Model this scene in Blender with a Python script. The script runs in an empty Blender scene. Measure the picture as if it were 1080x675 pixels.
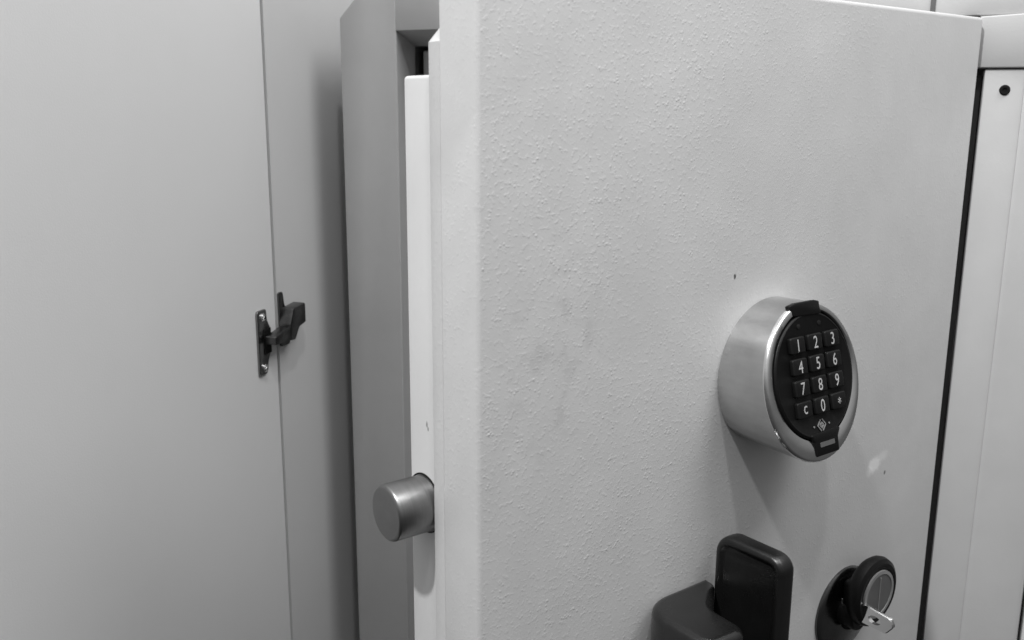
import bpy, bmesh, math, random
from mathutils import Vector, Matrix, noise
R = math.radians
scene = bpy.context.scene
CAMZ = 1.20                                   # height of the lens above the floor (m)

# ------------------------------------------------------------------ camera
cam_data = bpy.data.cameras.new('camera')
cam_data.sensor_fit = 'HORIZONTAL'; cam_data.sensor_width = 36.0
cam_data.lens = 36.0 * 1001.0 / 1080.0
cam_data.clip_start = 0.01; cam_data.clip_end = 100.0
cam = bpy.data.objects.new('camera', cam_data)
scene.collection.objects.link(cam)
right = Vector((0.99998499, 0.00117421, 0.00535208))
up = Vector((-0.00547937, 0.2142939, 0.97675386))
fwd = Vector((0.0, 0.97676852, -0.2142971))
m = Matrix((right, up, -fwd)).transposed().to_4x4()
m.translation = (0, 0, CAMZ)
cam.matrix_world = m
cam_data.dof.use_dof = True
cam_data.dof.focus_distance = 0.50
cam_data.dof.aperture_fstop = 18.0
scene.camera = cam

# ------------------------------------------------------------------ world: soft light of a pale room, no sky
world = bpy.data.worlds.new('World'); scene.world = world
world.use_nodes = True
nt = world.node_tree; nt.nodes.clear()
w_out = nt.nodes.new('ShaderNodeOutputWorld'); w_bg = nt.nodes.new('ShaderNodeBackground')
w_tc = nt.nodes.new('ShaderNodeTexCoord'); w_sep = nt.nodes.new('ShaderNodeSeparateXYZ')
w_rmp = nt.nodes.new('ShaderNodeValToRGB')
w_map = nt.nodes.new('ShaderNodeMapRange'); w_map.inputs[1].default_value = -1; w_map.inputs[2].default_value = 1
nt.links.new(w_tc.outputs['Generated'], w_sep.inputs[0])
nt.links.new(w_sep.outputs[2], w_map.inputs[0]); nt.links.new(w_map.outputs[0], w_rmp.inputs[0])
nt.links.new(w_rmp.outputs[0], w_bg.inputs[0]); nt.links.new(w_bg.outputs[0], w_out.inputs[0])
cr = w_rmp.color_ramp
cr.elements[0].position = 0.0; cr.elements[0].color = (.05, .05, .05, 1)
cr.elements[1].position = 1.0; cr.elements[1].color = (1.7, 1.7, 1.7, 1)
e = cr.elements.new(.47); e.color = (.22, .22, .22, 1)
e = cr.elements.new(.66); e.color = (.70, .70, .70, 1)
w_bg.inputs[1].default_value = 0.42

# ------------------------------------------------------------------ lamps: two ceiling lights, up and to the left
def area(name, direction, dist, target, size, power, size_y=None):
    d = Vector(direction).normalized()
    l = bpy.data.lights.new(name, 'AREA'); l.shape = 'RECTANGLE'
    l.size = size; l.size_y = size_y or size; l.energy = power; l.color = (1, 1, 1)
    o = bpy.data.objects.new(name, l); scene.collection.objects.link(o)
    o.location = Vector(target) + d * dist
    o.rotation_euler = d.to_track_quat('Z', 'Y').to_euler()
    return o
TGT = (.11, .46, CAMZ - .15)
area('ceiling_light', (-.375, -.433, .82), 2.0, TGT, .08, 31)
area('ceiling_light', (0.0, -.42, .90), 1.5, TGT, .07, 5)
area('ceiling_panel_light', (.55, -.25, .92), 1.5, (0, .5, CAMZ), .7, 12, .7)

scene.view_settings.view_transform = 'Standard'
scene.view_settings.look = 'None'
scene.view_settings.exposure = 0.12
scene.view_settings.gamma = 1.0

# ------------------------------------------------------------------ frames
yaw = R(37.02524)
U = Vector((math.cos(yaw), math.sin(yaw), 0)); NI = Vector((-math.sin(yaw), math.cos(yaw), 0))
DO = Vector((-.0136231, .36, CAMZ))
def frame(origin, x, y):
    x = x.normalized(); y = y.normalized(); z = x.cross(y)
    mm = Matrix((x, y, z)).transposed().to_4x4(); mm.translation = origin
    return mm
DOOR = frame(DO, U, NI)                       # x across the door, y into it, z up; origin on its near front edge
al = R(20)
BX = Vector((math.cos(al), -math.sin(al), 0)); BY = Vector((math.sin(al), math.cos(al), 0))
BODY = frame(Vector((.26816094, .58756484, CAMZ)), BX, BY)
SL = .2234; CS = 1 / math.sqrt(1 + SL * SL)
KU, KV, KH = .17956, -.12728, .02979
FX = U; FY = (NI * (SL * CS) + Vector((0, 0, 1)) * CS)
FACE = frame(DO + U * KU + Vector((0, 0, KV)) - NI * KH, FX, FY)   # x right, y up the slope, z out of the face
be = R(14)
CX = Vector((math.cos(be), -math.sin(be), 0)); CY = Vector((math.sin(be), math.cos(be), 0))
CS_ = .69 / .76
CABD = frame(Vector((-.194 * CS_, .76 * CS_, CAMZ)), CX, CY)   # cabinet door: lies along -y from its hinged edge
CABW = frame(Vector((-.1925 * CS_, .7609 * CS_, CAMZ)), BX, BY)  # cabinet side wall: lies along +y

# ------------------------------------------------------------------ object helpers
WM = {}
def link(o, W, parent=None):
    scene.collection.objects.link(o)
    if parent is not None:
        o.parent = parent; o.matrix_basis = WM[parent.name].inverted() @ W
    else:
        o.matrix_basis = W
    WM[o.name] = W.copy()
    return o
def thing(name, label, cat, W, group=None):
    o = bpy.data.objects.new(name, None); o.empty_display_size = .05
    o['label'] = label; o['category'] = cat
    if group: o['group'] = group
    return link(o, W)
def obj(name, bm, mats, W, parent=None, smooth=35, label=None):
    me = bpy.data.meshes.new(name)
    bmesh.ops.recalc_face_normals(bm, faces=bm.faces[:])
    bm.to_mesh(me); bm.free()
    for mt in (mats if isinstance(mats, (list, tuple)) else [mats]): me.materials.append(mt)
    if smooth:
        for p in me.polygons: p.use_smooth = True
        me.set_sharp_from_angle(angle=R(smooth))
    o = bpy.data.objects.new(name, me)
    if label: o['label'] = label
    return link(o, W, parent)
def box(bm, x0, x1, y0, y1, z0, z1, bev=0, seg=2, mat=0):
    b = bmesh.new()
    bmesh.ops.create_cube(b, size=1)
    for v in b.verts:
        v.co = Vector(((x0 + x1) / 2 + v.co.x * (x1 - x0), (y0 + y1) / 2 + v.co.y * (y1 - y0), (z0 + z1) / 2 + v.co.z * (z1 - z0)))
    if bev: bmesh.ops.bevel(b, geom=b.edges[:], offset=bev, segments=seg, profile=.5, affect='EDGES', clamp_overlap=True)
    merge(bm, b, mat)
def merge(bm, b, mat=0):
    for f in b.faces: f.material_index = mat
    t = bpy.data.meshes.new('t'); b.to_mesh(t); b.free()
    bm.from_mesh(t); bpy.data.meshes.remove(t)
def prism(bm, pts, fn, h0, h1, bev=0, seg=3, mat=0):
    """closed outline pts (a, b) extruded from h0 to h1; fn(a, b, h) gives the local point"""
    b = bmesh.new()
    lo = [b.verts.new(fn(a, c, h0)) for a, c in pts]; hi = [b.verts.new(fn(a, c, h1)) for a, c in pts]
    n = len(pts)
    f0 = b.faces.new(lo[::-1]); f1 = b.faces.new(hi)
    for i in range(n): b.faces.new((lo[i], lo[(i + 1) % n], hi[(i + 1) % n], hi[i]))
    bmesh.ops.recalc_face_normals(b, faces=b.faces[:])
    if bev:
        es = list({e for f in (f0, f1) for e in f.edges})
        bmesh.ops.bevel(b, geom=es, offset=bev, segments=seg, profile=.5, affect='EDGES', clamp_overlap=True)
    merge(bm, b, mat)
def round_poly(pts, rs, n=8):
    """corner points with a radius each -> outline with arcs"""
    out = []
    N = len(pts)
    for i in range(N):
        p = Vector(pts[i]); a = Vector(pts[i - 1]); c = Vector(pts[(i + 1) % N]); r = rs[i] if isinstance(rs, (list, tuple)) else rs
        if r <= 0: out.append(tuple(p)); continue
        d1 = (a - p).normalized(); d2 = (c - p).normalized()
        ang = d1.angle(d2); t = r / math.tan(ang / 2)
        t = min(t, (a - p).length * .49, (c - p).length * .49); r2 = t * math.tan(ang / 2)
        ctr = p + (d1 + d2).normalized() * (r2 / math.sin(ang / 2))
        s = p + d1 * t - ctr; e2 = p + d2 * t - ctr
        a0 = math.atan2(s.y, s.x); a1 = math.atan2(e2.y, e2.x); da = (a1 - a0 + math.pi) % (2 * math.pi) - math.pi
        for k in range(n + 1):
            th = a0 + da * k / n
            out.append((ctr.x + r2 * math.cos(th), ctr.y + r2 * math.sin(th)))
    return out
def loft(bm, rings, close0=False, close1=False, mat=0):
    b = bmesh.new()
    vs = [[b.verts.new(p) for p in r] for r in rings]
    n = len(rings[0])
    for i in range(len(rings) - 1):
        for k in range(n): b.faces.new((vs[i][k], vs[i][(k + 1) % n], vs[i + 1][(k + 1) % n], vs[i + 1][k]))
    if close0: b.faces.new(vs[0][::-1])
    if close1: b.faces.new(vs[-1])
    merge(bm, b, mat)
def ring(fn, n=96): return [fn(2 * math.pi * k / n) for k in range(n)]
def lathe_y(bm, cx, cz, prof, n=64, mat=0, sx=1.0):
    """profile (r, y) round an axis along local y"""
    loft(bm, [ring(lambda t, r=r, y=y: Vector((cx + r * sx * math.cos(t), y, cz + r * math.sin(t))), n) for r, y in prof],
         prof[0][0] > 0, prof[-1][0] > 0, mat)
def tube(bm, pts, r, n=12, mat=0):
    pts = [Vector(p) for p in pts]; rings = []
    for i, p in enumerate(pts):
        d = (pts[min(i + 1, len(pts) - 1)] - pts[max(i - 1, 0)]).normalized()
        a = d.cross(Vector((0, 0, 1)));  a = a if a.length > .1 else d.cross(Vector((1, 0, 0)))
        a.normalize(); b2 = d.cross(a)
        rings.append([p + (a * math.cos(2 * math.pi * k / n) + b2 * math.sin(2 * math.pi * k / n)) * r for k in range(n)])
    loft(bm, rings, True, True, mat)

# ------------------------------------------------------------------ materials
class Mat:
    def __init__(s, name, col, rough=.5, metal=0.0, spec=.5):
        s.m = bpy.data.materials.new(name); s.m.use_nodes = True
        s.t = s.m.node_tree; s.p = s.t.nodes['Principled BSDF']
        s.p.inputs['Base Color'].default_value = (col, col, col, 1) if not isinstance(col, tuple) else (*col, 1)
        s.p.inputs['Roughness'].default_value = rough; s.p.inputs['Metallic'].default_value = metal
        s.p.inputs['Specular IOR Level'].default_value = spec
        s.tc = s.t.nodes.new('ShaderNodeTexCoord')
    def n(s, kind, **kw):
        nd = s.t.nodes.new(kind)
        for k, v in kw.items():
            if k.startswith('i_'): nd.inputs[k[2:].replace('_', ' ')].default_value = v
            else: setattr(nd, k, v)
        return nd
    def l(s, a, b): s.t.links.new(a, b)
    def mapping(s, scale):
        mp = s.n('ShaderNodeMapping'); mp.inputs['Scale'].default_value = scale
        s.l(s.tc.outputs['Object'], mp.inputs['Vector']); return mp.outputs[0]
    def noise(s, scale, detail=3, rough=.5, vec=None):
        nd = s.n('ShaderNodeTexNoise', i_Scale=scale, i_Detail=detail, i_Roughness=rough)
        s.l(vec or s.tc.outputs['Object'], nd.inputs['Vector']); return nd.outputs['Fac']
    def vor(s, scale, vec=None, smooth=.6):
        nd = s.n('ShaderNodeTexVoronoi', feature='SMOOTH_F1', i_Scale=scale); nd.inputs['Smoothness'].default_value = smooth
        s.l(vec or s.tc.outputs['Object'], nd.inputs['Vector']); return nd.outputs['Distance']
    def math(s, op, a, b=None, c=None, clamp=False):
        nd = s.n('ShaderNodeMath', operation=op, use_clamp=clamp)
        for i, v in enumerate((a, b, c)):
            if v is None: continue
            if isinstance(v, (int, float)): nd.inputs[i].default_value = v
            else: s.l(v, nd.inputs[i])
        return nd.outputs[0]
    def mr(s, v, a, b, c, d, smooth=False):
        nd = s.n('ShaderNodeMapRange', interpolation_type='SMOOTHSTEP' if smooth else 'LINEAR')
        s.l(v, nd.inputs[0])
        for i, x in enumerate((a, b, c, d)): nd.inputs[i + 1].default_value = x
        return nd.outputs[0]
    def col(s, v):
        cb = s.n('ShaderNodeCombineColor')
        for i in range(3): s.l(v, cb.inputs[i])
        s.l(cb.outputs[0], s.p.inputs['Base Color'])
    def rough(s, v): s.l(v, s.p.inputs['Roughness'])
    def bump(s, h, dist, strength=1.0):
        b = s.n('ShaderNodeBump'); b.inputs['Distance'].default_value = dist; b.inputs['Strength'].default_value = strength
        s.l(h, b.inputs['Height']); s.l(b.outputs[0], s.p.inputs['Normal'])
    def spot(s, x, y, z, r, soft, scale=(1, 1, 1)):
        """1 inside a worn spot at a local point, 0 outside"""
        vm = s.n('ShaderNodeVectorMath', operation='SUBTRACT'); s.l(s.tc.outputs['Object'], vm.inputs[0]); vm.inputs[1].default_value = (x, y, z)
        v2 = s.n('ShaderNodeVectorMath', operation='MULTIPLY'); s.l(vm.outputs[0], v2.inputs[0]); v2.inputs[1].default_value = scale
        ln = s.n('ShaderNodeVectorMath', operation='LENGTH'); s.l(v2.outputs[0], ln.inputs[0])
        wob = s.math('MULTIPLY', s.math('SUBTRACT', s.noise(420, 2), .5), r * 1.4)
        return s.mr(s.math('ADD', ln.outputs['Value'], wob), r, r + soft, 1, 0, True)

def paint(name, col, texture, rough=.42, marks=(), smudge=.05, fade=False, scuff=None):
    a = Mat(name, col, rough, 0, .45)
    # sprayed texture paint: rounded pimples, worm-like ridges and a slow swell
    pim = a.mr(a.vor(520, smooth=.35), .12, .42, 1, 0, True)
    gate = a.mr(a.noise(120, 2), .46, .66, .0, 1, True)
    pim = a.math('MULTIPLY', pim, gate)
    worm = a.mr(a.noise(430, 2, .5), .5, .72, 0, 1, True)
    fine = a.noise(750, 2)
    slow = a.noise(9, 2)
    sx = a.n('ShaderNodeSeparateXYZ'); a.l(a.tc.outputs['Object'], sx.inputs[0])
    amt = a.mr(a.noise(14, 2), .35, .7, .55, 1.25)
    if fade:   # the coat was sprayed thickest along the opening edge and thin on the folded return
        amt = a.math('MULTIPLY', amt, a.math('MULTIPLY', a.mr(sx.outputs[0], .0005, .004, .55, .95, True), a.mr(sx.outputs[0], .03, .30, 1.0, .42, True)))
    h = a.math('ADD', a.math('MULTIPLY', a.math('ADD', a.math('MULTIPLY', pim, .9), a.math('MULTIPLY', worm, .7)), amt), a.math('MULTIPLY', fine, .22))
    h = a.math('ADD', a.math('MULTIPLY', h, texture), a.math('MULTIPLY', slow, 1.2))
    a.bump(h, .0001)
    c = a.math('ADD', a.math('MULTIPLY', a.math('SUBTRACT', a.noise(16, 4, .6), .5), smudge * 1.6), col)
    c = a.math('ADD', c, a.math('MULTIPLY', a.math('SUBTRACT', a.noise(70, 3), .5), smudge * .5))
    for (x, y, z, r, soft, delta, sc) in marks:
        c = a.math('ADD', c, a.math('MULTIPLY', a.spot(x, y, z, r, soft, sc), delta))
    if scuff:
        mask = a.math('MULTIPLY', a.spot(*scuff), a.mr(a.noise(75, 3, .55), .50, .66, 0, 1, True))
        c = a.math('ADD', c, a.math('MULTIPLY', mask, -.055))
    a.col(c)
    a.rough(a.mr(a.noise(30, 3), .3, .7, rough - .05, rough + .07))
    return a.m
PAINT = .57
M = {}
M['door_paint'] = paint('textured_grey_paint', PAINT, 1.0, .42, marks=[
    (.2874, 0, -.2038, .0035, .0045, .22, (1, 1, 1.3)), (.2960, 0, -.2000, .0015, .006, .10, (1, 1, 1.6)), (.283, 0, -.2075, .001, .004, .10, (1, 1, 1)),
    (.1514, 0, -.0771, .0006, .0006, -.45, (1, 1, .7)), (.2995, 0, -.2115, .0006, .0006, -.4, (1, 1, .7)), (.305, 0, -.30, .0004, .0005, -.3, (1, 1, 1)),
    ], smudge=.085, fade=True, scuff=(.040, 0, -.098, .012, .034, (1.1, 0, .6)))
M['body_paint'] = paint('smooth_grey_paint', .465, .22, .40, smudge=.05)
M['inner_paint'] = paint('satin_grey_paint', .62, .16, .40, marks=[(.004, .0445, -.1345, .0004, .0005, -.4, (1, 1, .5)), (.004, .0435, -.1365, .0003, .0004, -.4, (1, 1, .5))], smudge=.05)
a = Mat('pale_laminate', .80, .38, 0, .4)
a.col(a.math('ADD', a.math('MULTIPLY', a.math('SUBTRACT', a.noise(7, 4, .6), .5), .05), .80))
a.bump(a.noise(900, 2), .00006); a.rough(a.mr(a.noise(20, 3), .3, .7, .34, .46)); M['laminate'] = a.m
a = Mat('shaded_laminate', .64, .42, 0, .4)  # same laminate as the door, with the side panel's shade put into its colour
a.col(a.math('ADD', a.math('MULTIPLY', a.math('SUBTRACT', a.noise(9, 4, .6), .5), .06), .64)); a.bump(a.noise(900, 2), .00006); M['laminate_shade'] = a.m
a = Mat('cut_laminate_edge', .28, .6); a.col(a.math('ADD', a.math('MULTIPLY', a.noise(300, 3), .1), .24)); M['edge'] = a.m

def metal(name, col, rough, streak=(1, 1, 1), amt=.12, smear=.1):
    a = Mat(name, col, rough, 1.0)
    st = a.noise(1.0, 4, .6, a.mapping(streak))
    blot = a.noise(55, 4, .6)
    a.rough(a.math('ADD', a.math('ADD', a.math('MULTIPLY', a.math('SUBTRACT', st, .5), amt * 1.5), a.math('MULTIPLY', a.math('SUBTRACT', blot, .5), amt)), rough))
    a.col(a.math('ADD', a.math('ADD', a.math('MULTIPLY', a.math('SUBTRACT', blot, .5), smear), a.math('MULTIPLY', a.math('SUBTRACT', st, .5), smear)), col))
    return a.m
M['brushed'] = metal('satin_aluminium', .52, .22, (20, 20, 130), .14, .26)
M['rim'] = metal('polished_rim', .86, .17, (25, 25, 160), .08, .14)
M['steel'] = metal('turned_steel', .25, .34, (900, 60, 60), .12, .10)
M['chrome'] = metal('bright_nickel', .90, .14, (200, 200, 200), .06, .06)
M['hinge_plate'] = metal('worn_hinge_steel', .26, .3, (300, 300, 300), .1, .1)
M['dull_steel'] = metal('dull_hinge_steel', .13, .34, (300, 300, 300), .1, .1)
def plastic(name, col, rough, bump=.00004, spec=.5):
    a = Mat(name, col, rough, 0, spec)
    a.bump(a.noise(1400, 2), bump)
    a.rough(a.mr(a.noise(60, 4), .3, .7, rough - .05, rough + .08))
    a.col(a.math('ADD', a.math('MULTIPLY', a.noise(90, 3), col * .5), col * .75))
    return a.m
M['black'] = plastic('black_plastic', .006, .42, spec=.2)
M['key_black'] = plastic('key_rubber', .007, .50, spec=.2)
M['handle'] = plastic('black_handle_coating', .006, .30, .00003, .5)
M['grip'] = plastic('dark_grey_coating', .007, .23, .00003, .65)
M['rosette'] = metal('dark_escutcheon', .14, .24, (60, 60, 60), .1, .06)
M['grey_insert'] = plastic('grey_insert', .10, .5)
M['pale_ring'] = plastic('pale_grey_ring', .22, .45)
M['digit'] = plastic('pale_print', .42, .5)
M['rubber'] = plastic('dark_gap_seal', .010, .6, spec=.15)
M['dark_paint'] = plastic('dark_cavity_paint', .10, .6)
M['seal'] = plastic('dark_grey_seal', .035, .6)
M['screw'] = metal('blackened_screw', .12, .4, (300, 300, 300), .1, .05)

# ================================================================== CABINET
cab = thing('cabinet', 'pale laminate cabinet whose open door stands to the left of the safe', 'cabinet', CABW)
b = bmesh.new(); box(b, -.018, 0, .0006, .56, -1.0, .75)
obj('side_panel', b, M['laminate_shade'], CABW, cab)
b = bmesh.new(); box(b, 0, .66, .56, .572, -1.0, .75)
obj('back_panel', b, M['laminate_shade'], CABW, cab)
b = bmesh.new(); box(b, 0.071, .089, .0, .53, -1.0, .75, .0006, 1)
obj('side_panel', b, M['laminate_shade'], BODY, cab)
b = bmesh.new(); box(b, -.018, .0, -.48, -.0003, -1.0, .75)
cdoor = obj('door', b, M['laminate'], CABD, cab)
HSC = Matrix.Translation((0, 0, -.1667 * CS_)) @ Matrix.Scale(CS_, 4)
HD = CABD @ HSC; HW = CABW @ HSC
# concealed hinge: flanged cup on the open door, arm and mounting block on the side panel
b = bmesh.new()
out = round_poly([(-.0325, .0122), (-.0325, -.0405), (-.0205, -.0405), (-.0175, -.030), (-.0120, -.0220), (-.0120, -.0060), (-.0175, .0030), (-.0185, .0122)],
                 [.0025, .0025, .003, .006, .006, .006, .006, .0025], 5)
prism(b, out, lambda p, q, h: Vector((h, p, q)), 0, .0022, .0006, 2)
hinge = obj('hinge', b, M['hinge_plate'], HD, cab)
b = bmesh.new()
for z in (.0065, -.0350):
    b = bmesh.new()
    lofts = [(.0034, .0020), (.0034, .0032), (.0024, .0042), (.0010, .0038), (.0010, .0030)]
    loft(b, [[Vector((y, -.0255 + r * math.cos(t * math.pi / 10), z + r * math.sin(t * math.pi / 10))) for t in range(20)] for r, y in lofts], True, True)
    obj('hinge_screw', b, M['chrome'], HD, hinge)
b = bmesh.new()   # dark cup hollow with its pivot lever
box(b, .0022, .0030, -.0245, -.0135, -.0245, -.0040, .0004, 1)
obj('hinge_cup', b, M['rubber'], HD, hinge)
b = bmesh.new()
prism(b, round_poly([(-.0255, -.0158), (-.0255, -.0088), (-.004, -.0060), (.004, -.0050), (.004, -.0165), (-.004, -.0165)], .0015, 4),
      lambda p, q, h: Vector((h, p, q)), .004, .0135, .0008, 2)
obj('hinge_arm', b, M['dull_steel'], HD, hinge)
b = bmesh.new()
prism(b, round_poly([(-.0015, -.0175), (-.0010, -.004), (.0045, .0085), (.0225, .0105), (.0225, -.0062), (.0125, -.0085), (.0060, -.0180)], .0018, 4),
      lambda p, q, h: Vector((h, p, q)), .0014, .0130, .0012, 2)
obj('mounting_block', b, M['dull_steel'], HW, hinge)
b = bmesh.new(); prism(b, round_poly([(.0004, -.024), (.0004, .0215), (.0060, .0215), (.0080, .010), (.014, .004), (.014, -.024)], .002, 4), lambda p, q, h: Vector((h, p, q)), .0003, .0022, .0005, 2)
obj('mounting_plate', b, M['dull_steel'], HW, hinge)

# ================================================================== SAFE
floor_z = -.52
safe = thing('safe', 'pale grey steel safe with its textured door swung half open, showing a round keypad', 'safe', BODY @ Matrix.Translation((-.17, .2, floor_z)))
# body: local x = -s.  left outer edge x=-.4225, opening -.377..; right outer edge x=.0684
b = bmesh.new()
TOP = .090; LX, RX = -.4225, .0684; OX0, OX1 = -.3765, .022; OZ = .0568; BZ = -.50
def P3(a, c, h): return Vector((a, h, c))
# front frame pieces: jambs and lintel in one outline ring, splayed rebate behind it
outer = round_poly([(LX, floor_z), (LX, TOP - .023), (LX + .023, TOP), (RX - .023, TOP), (RX, TOP - .023), (RX, floor_z)], [0, .006, .006, .006, .006, 0], 5)
bb = bmesh.new()
D1 = .45
fo = [bb.verts.new((x, 0.0015, z)) for x, z in outer]
fo2 = [bb.verts.new((x * 1.0, D1, z)) for x, z in outer]
n = len(outer)
for i in range(n):
    bb.faces.new((fo[i], fo[(i + 1) % n], fo2[(i + 1) % n], fo2[i]))
bb.faces.new(fo2)
bmesh.ops.recalc_face_normals(bb, faces=bb.faces[:])
merge(b, bb)
# front face as plates: left jamb, lintel, right jamb, sill
def front_plate(b, pts, y=0.0, th=.004, bev=.0012):
    prism(b, pts, P3, y, y + th, bev, 2)
ch = .023
front_plate(b, round_poly([(LX, floor_z), (LX, TOP - ch), (LX + ch, TOP), (OX0 - .0012, TOP), (OX0, TOP - .003), (OX0, floor_z)], [0, .004, 0, 0, 0, 0], 4))
front_plate(b, [(OX0 - .003, OZ), (OX0 - .003, TOP - .0006), (RX - ch, TOP - .0006), (RX - .0004, TOP - ch), (RX - .0004, OZ)], y=.0007, bev=.0008)
front_plate(b, [(.0335, floor_z), (.0335, .0263), (RX, .0263), (RX, floor_z)], y=-.0046, th=.007, bev=.0034)
front_plate(b, [(OX0 + .0004, floor_z), (OX0 + .0004, BZ), (.0345, BZ), (.0345, floor_z)], y=.0006)
# splayed rebate
IX0, IX1, IZ, ID = OX0 + .001, .030, .0478, .030
bb = bmesh.new()
loop0 = [(OX0, BZ), (OX0, OZ), (.0345, OZ), (.0345, BZ)]; loop1 = [(IX0, BZ + .008), (IX0, IZ), (IX1, IZ), (IX1, BZ + .008)]
v0 = [bb.verts.new((x, .003, z)) for x, z in loop0]; v1 = [bb.verts.new((x, ID, z)) for x, z in loop1]
for i in range(4): bb.faces.new((v0[i], v0[(i + 1) % 4], v1[(i + 1) % 4], v1[i]))
# groove and door stop further in
loop2 = [(IX0 - .010, BZ), (IX0 - .010, IZ + .006), (IX1 + .01, IZ + .006), (IX1 + .01, BZ)]
merge(b, bb)
body = obj('body', b, M['body_paint'], BODY, safe)
b = bmesh.new()
box(b, IX0 + .0050, IX0 + .030, ID + .003, ID + .012, BZ, IZ - .003, .001, 1)
box(b, IX0 + .029, IX1 - .030, ID + .004, ID + .011, IZ - .026, IZ - .003, .001, 1)
obj('door_stop', b, M['body_paint'], BODY, safe)
b = bmesh.new()     # inner chamber, open to the front
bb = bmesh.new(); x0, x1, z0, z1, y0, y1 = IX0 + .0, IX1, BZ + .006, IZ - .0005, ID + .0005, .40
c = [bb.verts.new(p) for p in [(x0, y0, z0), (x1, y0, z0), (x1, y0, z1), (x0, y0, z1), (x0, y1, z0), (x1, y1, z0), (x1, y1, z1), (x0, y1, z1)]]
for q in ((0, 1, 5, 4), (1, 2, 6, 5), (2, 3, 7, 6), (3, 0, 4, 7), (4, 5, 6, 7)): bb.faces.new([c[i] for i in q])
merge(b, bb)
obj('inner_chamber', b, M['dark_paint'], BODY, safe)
# hinge side: filler block above, cover strip below, seal in the gap
b = bmesh.new()
prism(b, [(.0072, .0267), (.0072, .0560), (.0680, .0590), (.0680, .0267)], P3, -.0046, .010, .0008, 2)
obj('hinge_block', b, M['body_paint'], BODY, safe)
b = bmesh.new(); box(b, .0127, .0362, -.0030, .008, BZ, .0262, .0009, 2)
strip = obj('hinge_cover', b, M['body_paint'], BODY, safe)
b = bmesh.new()
lathe_y(b, .0243, .0141, [(.0030, -.0026), (.0030, -.0032), (.0024, -.0040), (.0014, -.0040), (.0012, -.0033)], 28)
obj('screw', b, M['rubber'], BODY, strip)
b = bmesh.new(); box(b, -.004, .0120, .0040, .012, BZ, .0225)
obj('gap_seal', b, M['seal'], BODY, safe)
b = bmesh.new(); box(b, -.0203, -.0175, -.0003, .001, .0575, .0815)
obj('slot', b, M['dark_paint'], BODY, body)

# ---- door
b = bmesh.new()
box(b, 0, .3595, 0, .0262, -.470, .0551, .0022, 4)
door = obj('door', b, M['door_paint'], DOOR, safe)
b = bmesh.new()
prism(b, [(.0003, -.462), (.0003, .0265), (.0062, .0330), (.0062, .0480), (.355, .0480), (.355, -.462)], lambda p, q, h: Vector((p, h, q)), .0255, .0338, .0008, 2)
obj('edge_flange', b, M['door_paint'], DOOR, door)
b = bmesh.new(); box(b, .0040, .335, .0330, .0594, -.445, .0144, .0016, 3)
obj('bolt_box', b, M['inner_paint'], DOOR, door)
# bolt: axis along local -x
def bolt(z):
    b = bmesh.new(); r = .0128; y = .0470
    prof = [(r, .020), (r, -.0150), (r - .0003, -.0156), (r - .0011, -.0163), (r - .0016, -.0164)]
    loft(b, [[Vector((x, y + rr * math.cos(2 * math.pi * k / 64), z + rr * math.sin(2 * math.pi * k / 64))) for k in range(64)] for rr, x in prof], True, True)
    obj('bolt', b, M['steel'], DOOR, door)
    b = bmesh.new()
    rr2 = [(r + .0010, .0042), (r + .0010, .0038), (r + .0002, .0038)]
    loft(b, [[Vector((x, y + rr * math.cos(2 * math.pi * k / 64), z + rr * math.sin(2 * math.pi * k / 64))) for k in range(64)] for rr, x in rr2])
    obj('bolt_hole', b, M['rubber'], DOOR, door)
bolt(-.1722); bolt(-.352)

# ---- keypad lock
F2D = DOOR.inverted() @ FACE
A_, B_ = .0362, .0392
def f2(a, b_, d): return F2D @ Vector((a, b_, d))
def wall(r, out=0.0): return lambda t: Vector((KU + r * math.cos(t), -out, KV + r * math.sin(t)))
b = bmesh.new()
def el(a, c, d, ox=0, oy=0): return ring(lambda t: f2(ox + a * math.cos(t), oy + c * math.sin(t), d), 128)
r0 = ring(wall(.0365, -.0002), 128); r1 = ring(wall(.0373, .0006), 128)
rimo = el(A_ + .0002, B_ + .0002, -.0022)
mid = [[p.lerp(q, k) for p, q in zip(r1, rimo)] for k in (.33, .66)]
loft(b, [r0, r1] + mid + [rimo])
keypad = obj('keypad_lock', b, M['brushed'], DOOR, safe, 28)
b = bmesh.new()
loft(b, [rimo, el(A_, B_, -.0010), el(A_ - .0005, B_ - .0005, -.0003), el(A_ - .0012, B_ - .0012, 0),
         el(.0326, .0342, -.0002, .0006, .0016), el(.0312, .0322, -.0010, .0008, .0030), el(.0310, .0320, -.0040, .0008, .0030)])
obj('rim', b, M['rim'], DOOR, keypad, 40)
b = bmesh.new()
loft(b, [el(.0303, .0313, -.0045, .0008, .0030), el(.0303, .0313, -.0010, .0008, .0030), el(.0299, .0309, -.0004, .0008, .0030), el(.0292, .0302, -.0001, .0008, .0030), el(.0285, .0295, -.0004, .0008, .0030)], True, True)
FP = lambda p, q, h: Vector((p, q, h))
plate = obj('faceplate', b, M['black'], DOOR, keypad)
b = bmesh.new()
prism(b, round_poly([(-.0112, .0330), (-.0128, .0368), (-.0134, .0384), (-.008, .0394), (.006, .0394), (.0098, .0386), (.0096, .0360), (.0106, .0322)], .001, 3), FP, -.0030, .0003, .0006, 2)
obj('top_tab', b, M['black'], FACE, keypad)
b = bmesh.new()
prism(b, round_poly([(-.0085, -.0250), (-.0062, -.0290), (-.0060, -.0362), (.0122, -.0362), (.0124, -.0290), (.0150, -.0245)], .0008, 3), FP, -.0045, .0006, .0006, 2)
prism(b, round_poly([(-.0026, -.0320), (-.0026, -.0297), (.0088, -.0297), (.0088, -.0320)], .0004, 3), FP, .0005, .0008, 0, mat=1)
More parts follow.
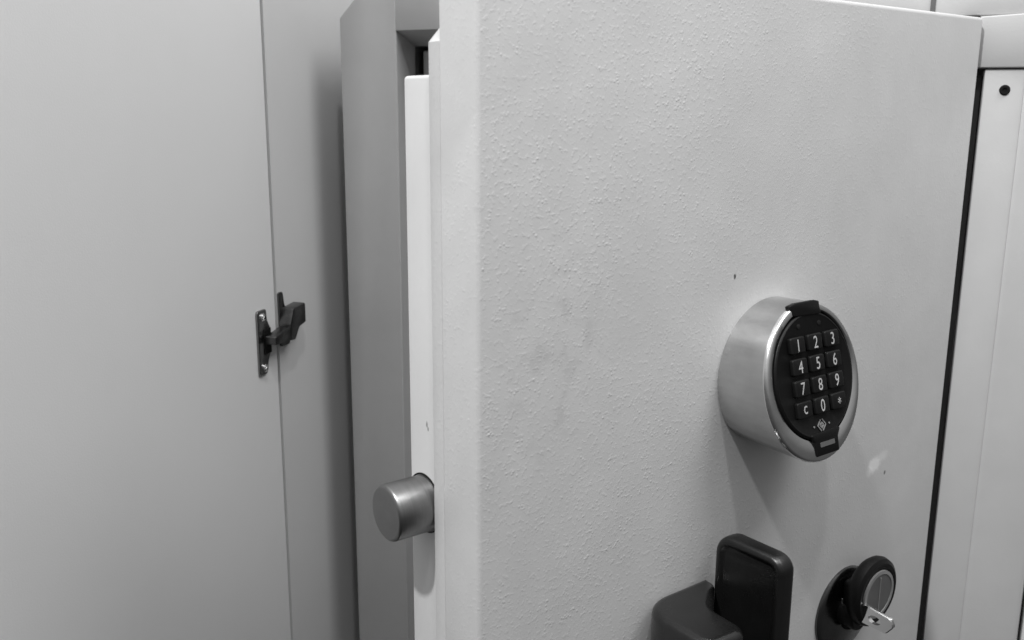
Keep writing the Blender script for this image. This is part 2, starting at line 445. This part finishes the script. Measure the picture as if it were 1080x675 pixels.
obj('battery_tab', b, [M['black'], M['grey_insert']], FACE, keypad)
for x in (-.0079, .0082):
    b = bmesh.new()
    loft(b, [[Vector((x + r * math.cos(k * math.pi / 12), .0278 + r * math.sin(k * math.pi / 12), d)) for k in range(24)] for r, d in ((.0013, -.0006), (.0013, -.0001), (.0011, .0))], False, True)
    obj('indicator_light', b, M['rubber'], FACE, keypad)
def glyph_bm(ch, size, cx, cy, h, mat, b, sx=.82):
    cu = bpy.data.curves.new('g', 'FONT'); cu.body = ch; cu.size = size; cu.align_x = 'CENTER'; cu.align_y = 'CENTER'; cu.extrude = .00006; cu.offset = 0
    o = bpy.data.objects.new('g', cu); scene.collection.objects.link(o)
    dg = bpy.context.evaluated_depsgraph_get(); me = bpy.data.meshes.new_from_object(o.evaluated_get(dg))
    xs = [v.co.x for v in me.vertices]; ys = [v.co.y for v in me.vertices]
    mx, my = (min(xs) + max(xs)) / 2, (min(ys) + max(ys)) / 2
    t = bmesh.new(); t.from_mesh(me)
    for v in t.verts: v.co = Vector(((v.co.x - mx) * sx + cx, v.co.y - my + cy, v.co.z + h))
    merge(b, t, mat)
    bpy.data.objects.remove(o); bpy.data.curves.remove(cu); bpy.data.meshes.remove(me)
KG = .0019
labels = ['1', '2', '3', '4', '5', '6', '7', '8', '9', 'c', '0', '*']
for k, chh in enumerate(labels):
    i, j = k % 3, k // 3
    cx = .0012 + (i - 1) * .01349; cy = .0038 + (1.5 - j) * .01036
    b = bmesh.new()
    prism(b, round_poly([(cx - .0055, cy - .0040), (cx + .0055, cy - .0040), (cx + .0055, cy + .0040), (cx - .0055, cy + .0040)], .0011, 4), FP, -.0006, KG, .0007, 3)
    sz = .0085 if chh != '*' else .0072
    glyph_bm(chh, sz, cx, cy, KG, 1, b)
    obj('key_button', b, [M['key_black'], M['digit']], FACE, keypad)
# small diamond emblem between two dots
b = bmesh.new()
ex, ey, es = .0011, -.0216, .78
def bar(p, q, w, h=-.0002):
    p = Vector(p); q = Vector(q); d = (q - p).normalized() * 1; nn = Vector((-d.y, d.x)) * w / 2
    prism(b, [tuple(p + nn), tuple(p - nn), tuple(q - nn), tuple(q + nn)], FP, h, h + .0003)
def eb(x0, y0, x1, y1, w): bar((ex + x0 * es, ey + y0 * es), (ex + x1 * es, ey + y1 * es), w * es)
for s in (-1, 1):
    eb(s * .0008, .0036, s * .0040, 0, .0007); eb(s * .0040, 0, s * .0008, -.0036, .0007)
    eb(s * .0004, .0016, s * .0018, 0, .0008); eb(s * .0018, 0, s * .0004, -.0016, .0008)
    prism(b, [(ex + s * .0060 + .0005 * math.cos(t), ey + .0005 * math.sin(t)) for t in [k * math.pi / 6 for k in range(12)]], FP, -.0002, .0001)
eb(0, -.0022, 0, .0022, .0006)
obj('emblem', b, M['pale_ring'], FACE, keypad)

# ---- handle: black upright blade and dark grey curved bracket (door local: y = -n)
b = bmesh.new()
arm = round_poly([(.1400, -.0015), (.0915, -.0015), (.0905, -.0470), (.1175, -.0490), (.1190, -.0250), (.1390, -.0085)], [0, .018, .008, .008, .010, 0], 10)
prism(b, arm, lambda p, q, h: Vector((p, q, h)), -.345, -.2295, .0066, 7)
handle = obj('handle', b, M['grip'], DOOR, safe, 50)
b = bmesh.new()
def blade(i): return round_poly([(-.0070 - i, -.36), (-.0070 - i, -.2030 - i), (-.0480 + i, -.2030 - i), (-.0480 + i, -.36)], [0, max(.0105 - i, .003), max(.0080 - i, .003), 0], 8)
bx0, bx1 = .1388, .1495
loft(b, [[Vector((x, p, q)) for p, q in blade(i)] for i, x in ((.0030, bx1), (.0010, bx1 - .0006), (.0002, bx1 - .0018), (0, bx1 - .0032), (0, bx0 + .0030), (.0003, bx0 + .0018),
         (.0010, bx0 + .0007), (.0020, bx0 + .0001), (.0030, bx0), (.0040, bx0 + .0003), (.0050, bx0 + .0012), (.0060, bx0 + .0016))], True, True)
obj('grip_blade', b, M['handle'], DOOR, handle, 50)

# ---- key lock: escutcheon, barrel, swing cover
b = bmesh.new()
lathe_y(b, .2675, -.2910, [(.0272, .0002), (.0272, -.0012), (.0262, -.0022), (.0240, -.0026), (.0120, -.0032), (.0085, -.0032)], 72)
lock = obj('key_lock', b, M['rosette'], DOOR, safe)
b = bmesh.new()
lathe_y(b, .2655, -.2900, [(.0085, -.0028), (.0085, -.0125), (.0078, -.0135), (.0030, -.0138)], 40)
box(b, .2600, .2720, -.0100, -.003, -.300, -.268, .003, 3)
obj('lock_barrel', b, M['black'], DOOR, lock)
b = bmesh.new()
cxx, czz = .2742, -.2755
lathe_y(b, cxx, czz, [(.0150, -.0085), (.0190, -.0092), (.0209, -.0115), (.0214, -.0140), (.0206, -.0167), (.0183, -.0182), (.0160, -.0180), (.0152, -.0172), (.0140, -.0172)], 72)
cover = obj('lock_cover', b, M['black'], DOOR, lock)
b = bmesh.new()
lathe_y(b, cxx + .001, czz - .0010, [(.0150, -.0168), (.0148, -.0182), (.0128, -.0184), (.0124, -.0178)], 64)
obj('cover_ring', b, M['pale_ring'], DOOR, cover)
b = bmesh.new()
lathe_y(b, cxx + .001, czz - .0010, [(.0126, -.0170), (.0126, -.0180), (.0050, -.0182)], 64)
box(b, cxx + .0006, cxx + .0014, -.0186, -.0178, czz - .012, czz + .010, .0002, 1, 1)
obj('cover_disc', b, [M['grey_insert'], M['pale_ring']], DOOR, cover)

# ---- key left in the lock: a thing of its own
KEY = DOOR @ Matrix.Translation((.2620, -.0145, -.2855))
key = thing('key', 'small bright metal key sticking out of the round key lock', 'key', KEY)
b = bmesh.new()
o1 = round_poly([(-.0015, -.0045), (-.0020, .0078), (-.0205, .0055), (-.0225, .0012), (-.0180, -.0048)], [.001, .0012, .001, .0015, .003], 5)
bb = bmesh.new()
hole = [(-.0105 + .0040 * math.cos(t), .0006 + .0026 * math.sin(t)) for t in [k * math.pi / 10 for k in range(20)]]
def ring_plate(b, outer, inner, x0, x1):
    t = bmesh.new()
    # resample the outline by angle round the hole centre so that it bridges cleanly
    cx = sum(p[0] for p in inner) / len(inner); cy = sum(p[1] for p in inner) / len(inner); n = len(inner)
    def hit(th):
        d = Vector((math.cos(th), math.sin(th))); best = 0
        for i in range(len(outer)):
            p = Vector(outer[i]) - Vector((cx, cy)); q = Vector(outer[(i + 1) % len(outer)]) - Vector((cx, cy)); e = q - p
            den = d.x * e.y - d.y * e.x
            if abs(den) < 1e-12: continue
            tt = (p.x * e.y - p.y * e.x) / den; uu = (p.x * d.y - p.y * d.x) / den
            if tt > 0 and -1e-6 <= uu <= 1 + 1e-6: best = max(best, tt)
        return (cx + d.x * best, cy + d.y * best)
    m_ = 60
    inn = [(cx + .0040 * math.cos(2 * math.pi * k / m_), cy + .0026 * math.sin(2 * math.pi * k / m_)) for k in range(m_)]
    outr = [hit(2 * math.pi * k / m_) for k in range(m_)]
    shr = [(cx + (p[0] - cx) * .95, cy + (p[1] - cy) * .93) for p in outr]
    rings = [[Vector((x, p[0], p[1])) for p in L] for x, L in ((x0, inn), (x0, shr), (x0 + .0006, outr), (x1 - .0006, outr), (x1, shr), (x1, inn), (x0, inn))]
    loft(t, rings); merge(b, t)
ring_plate(b, o1, hole, -.0014, .0014)
bb.free()
obj('key_head', b, M['chrome'], KEY, key)
b = bmesh.new(); box(b, -.0009, .0009, -.003, .016, -.0036, .0046, .0003, 1); box(b, .0009, .0013, -.002, .016, -.0004, .0012, .0002, 1)
obj('key_blade', b, M['chrome'], KEY, key)
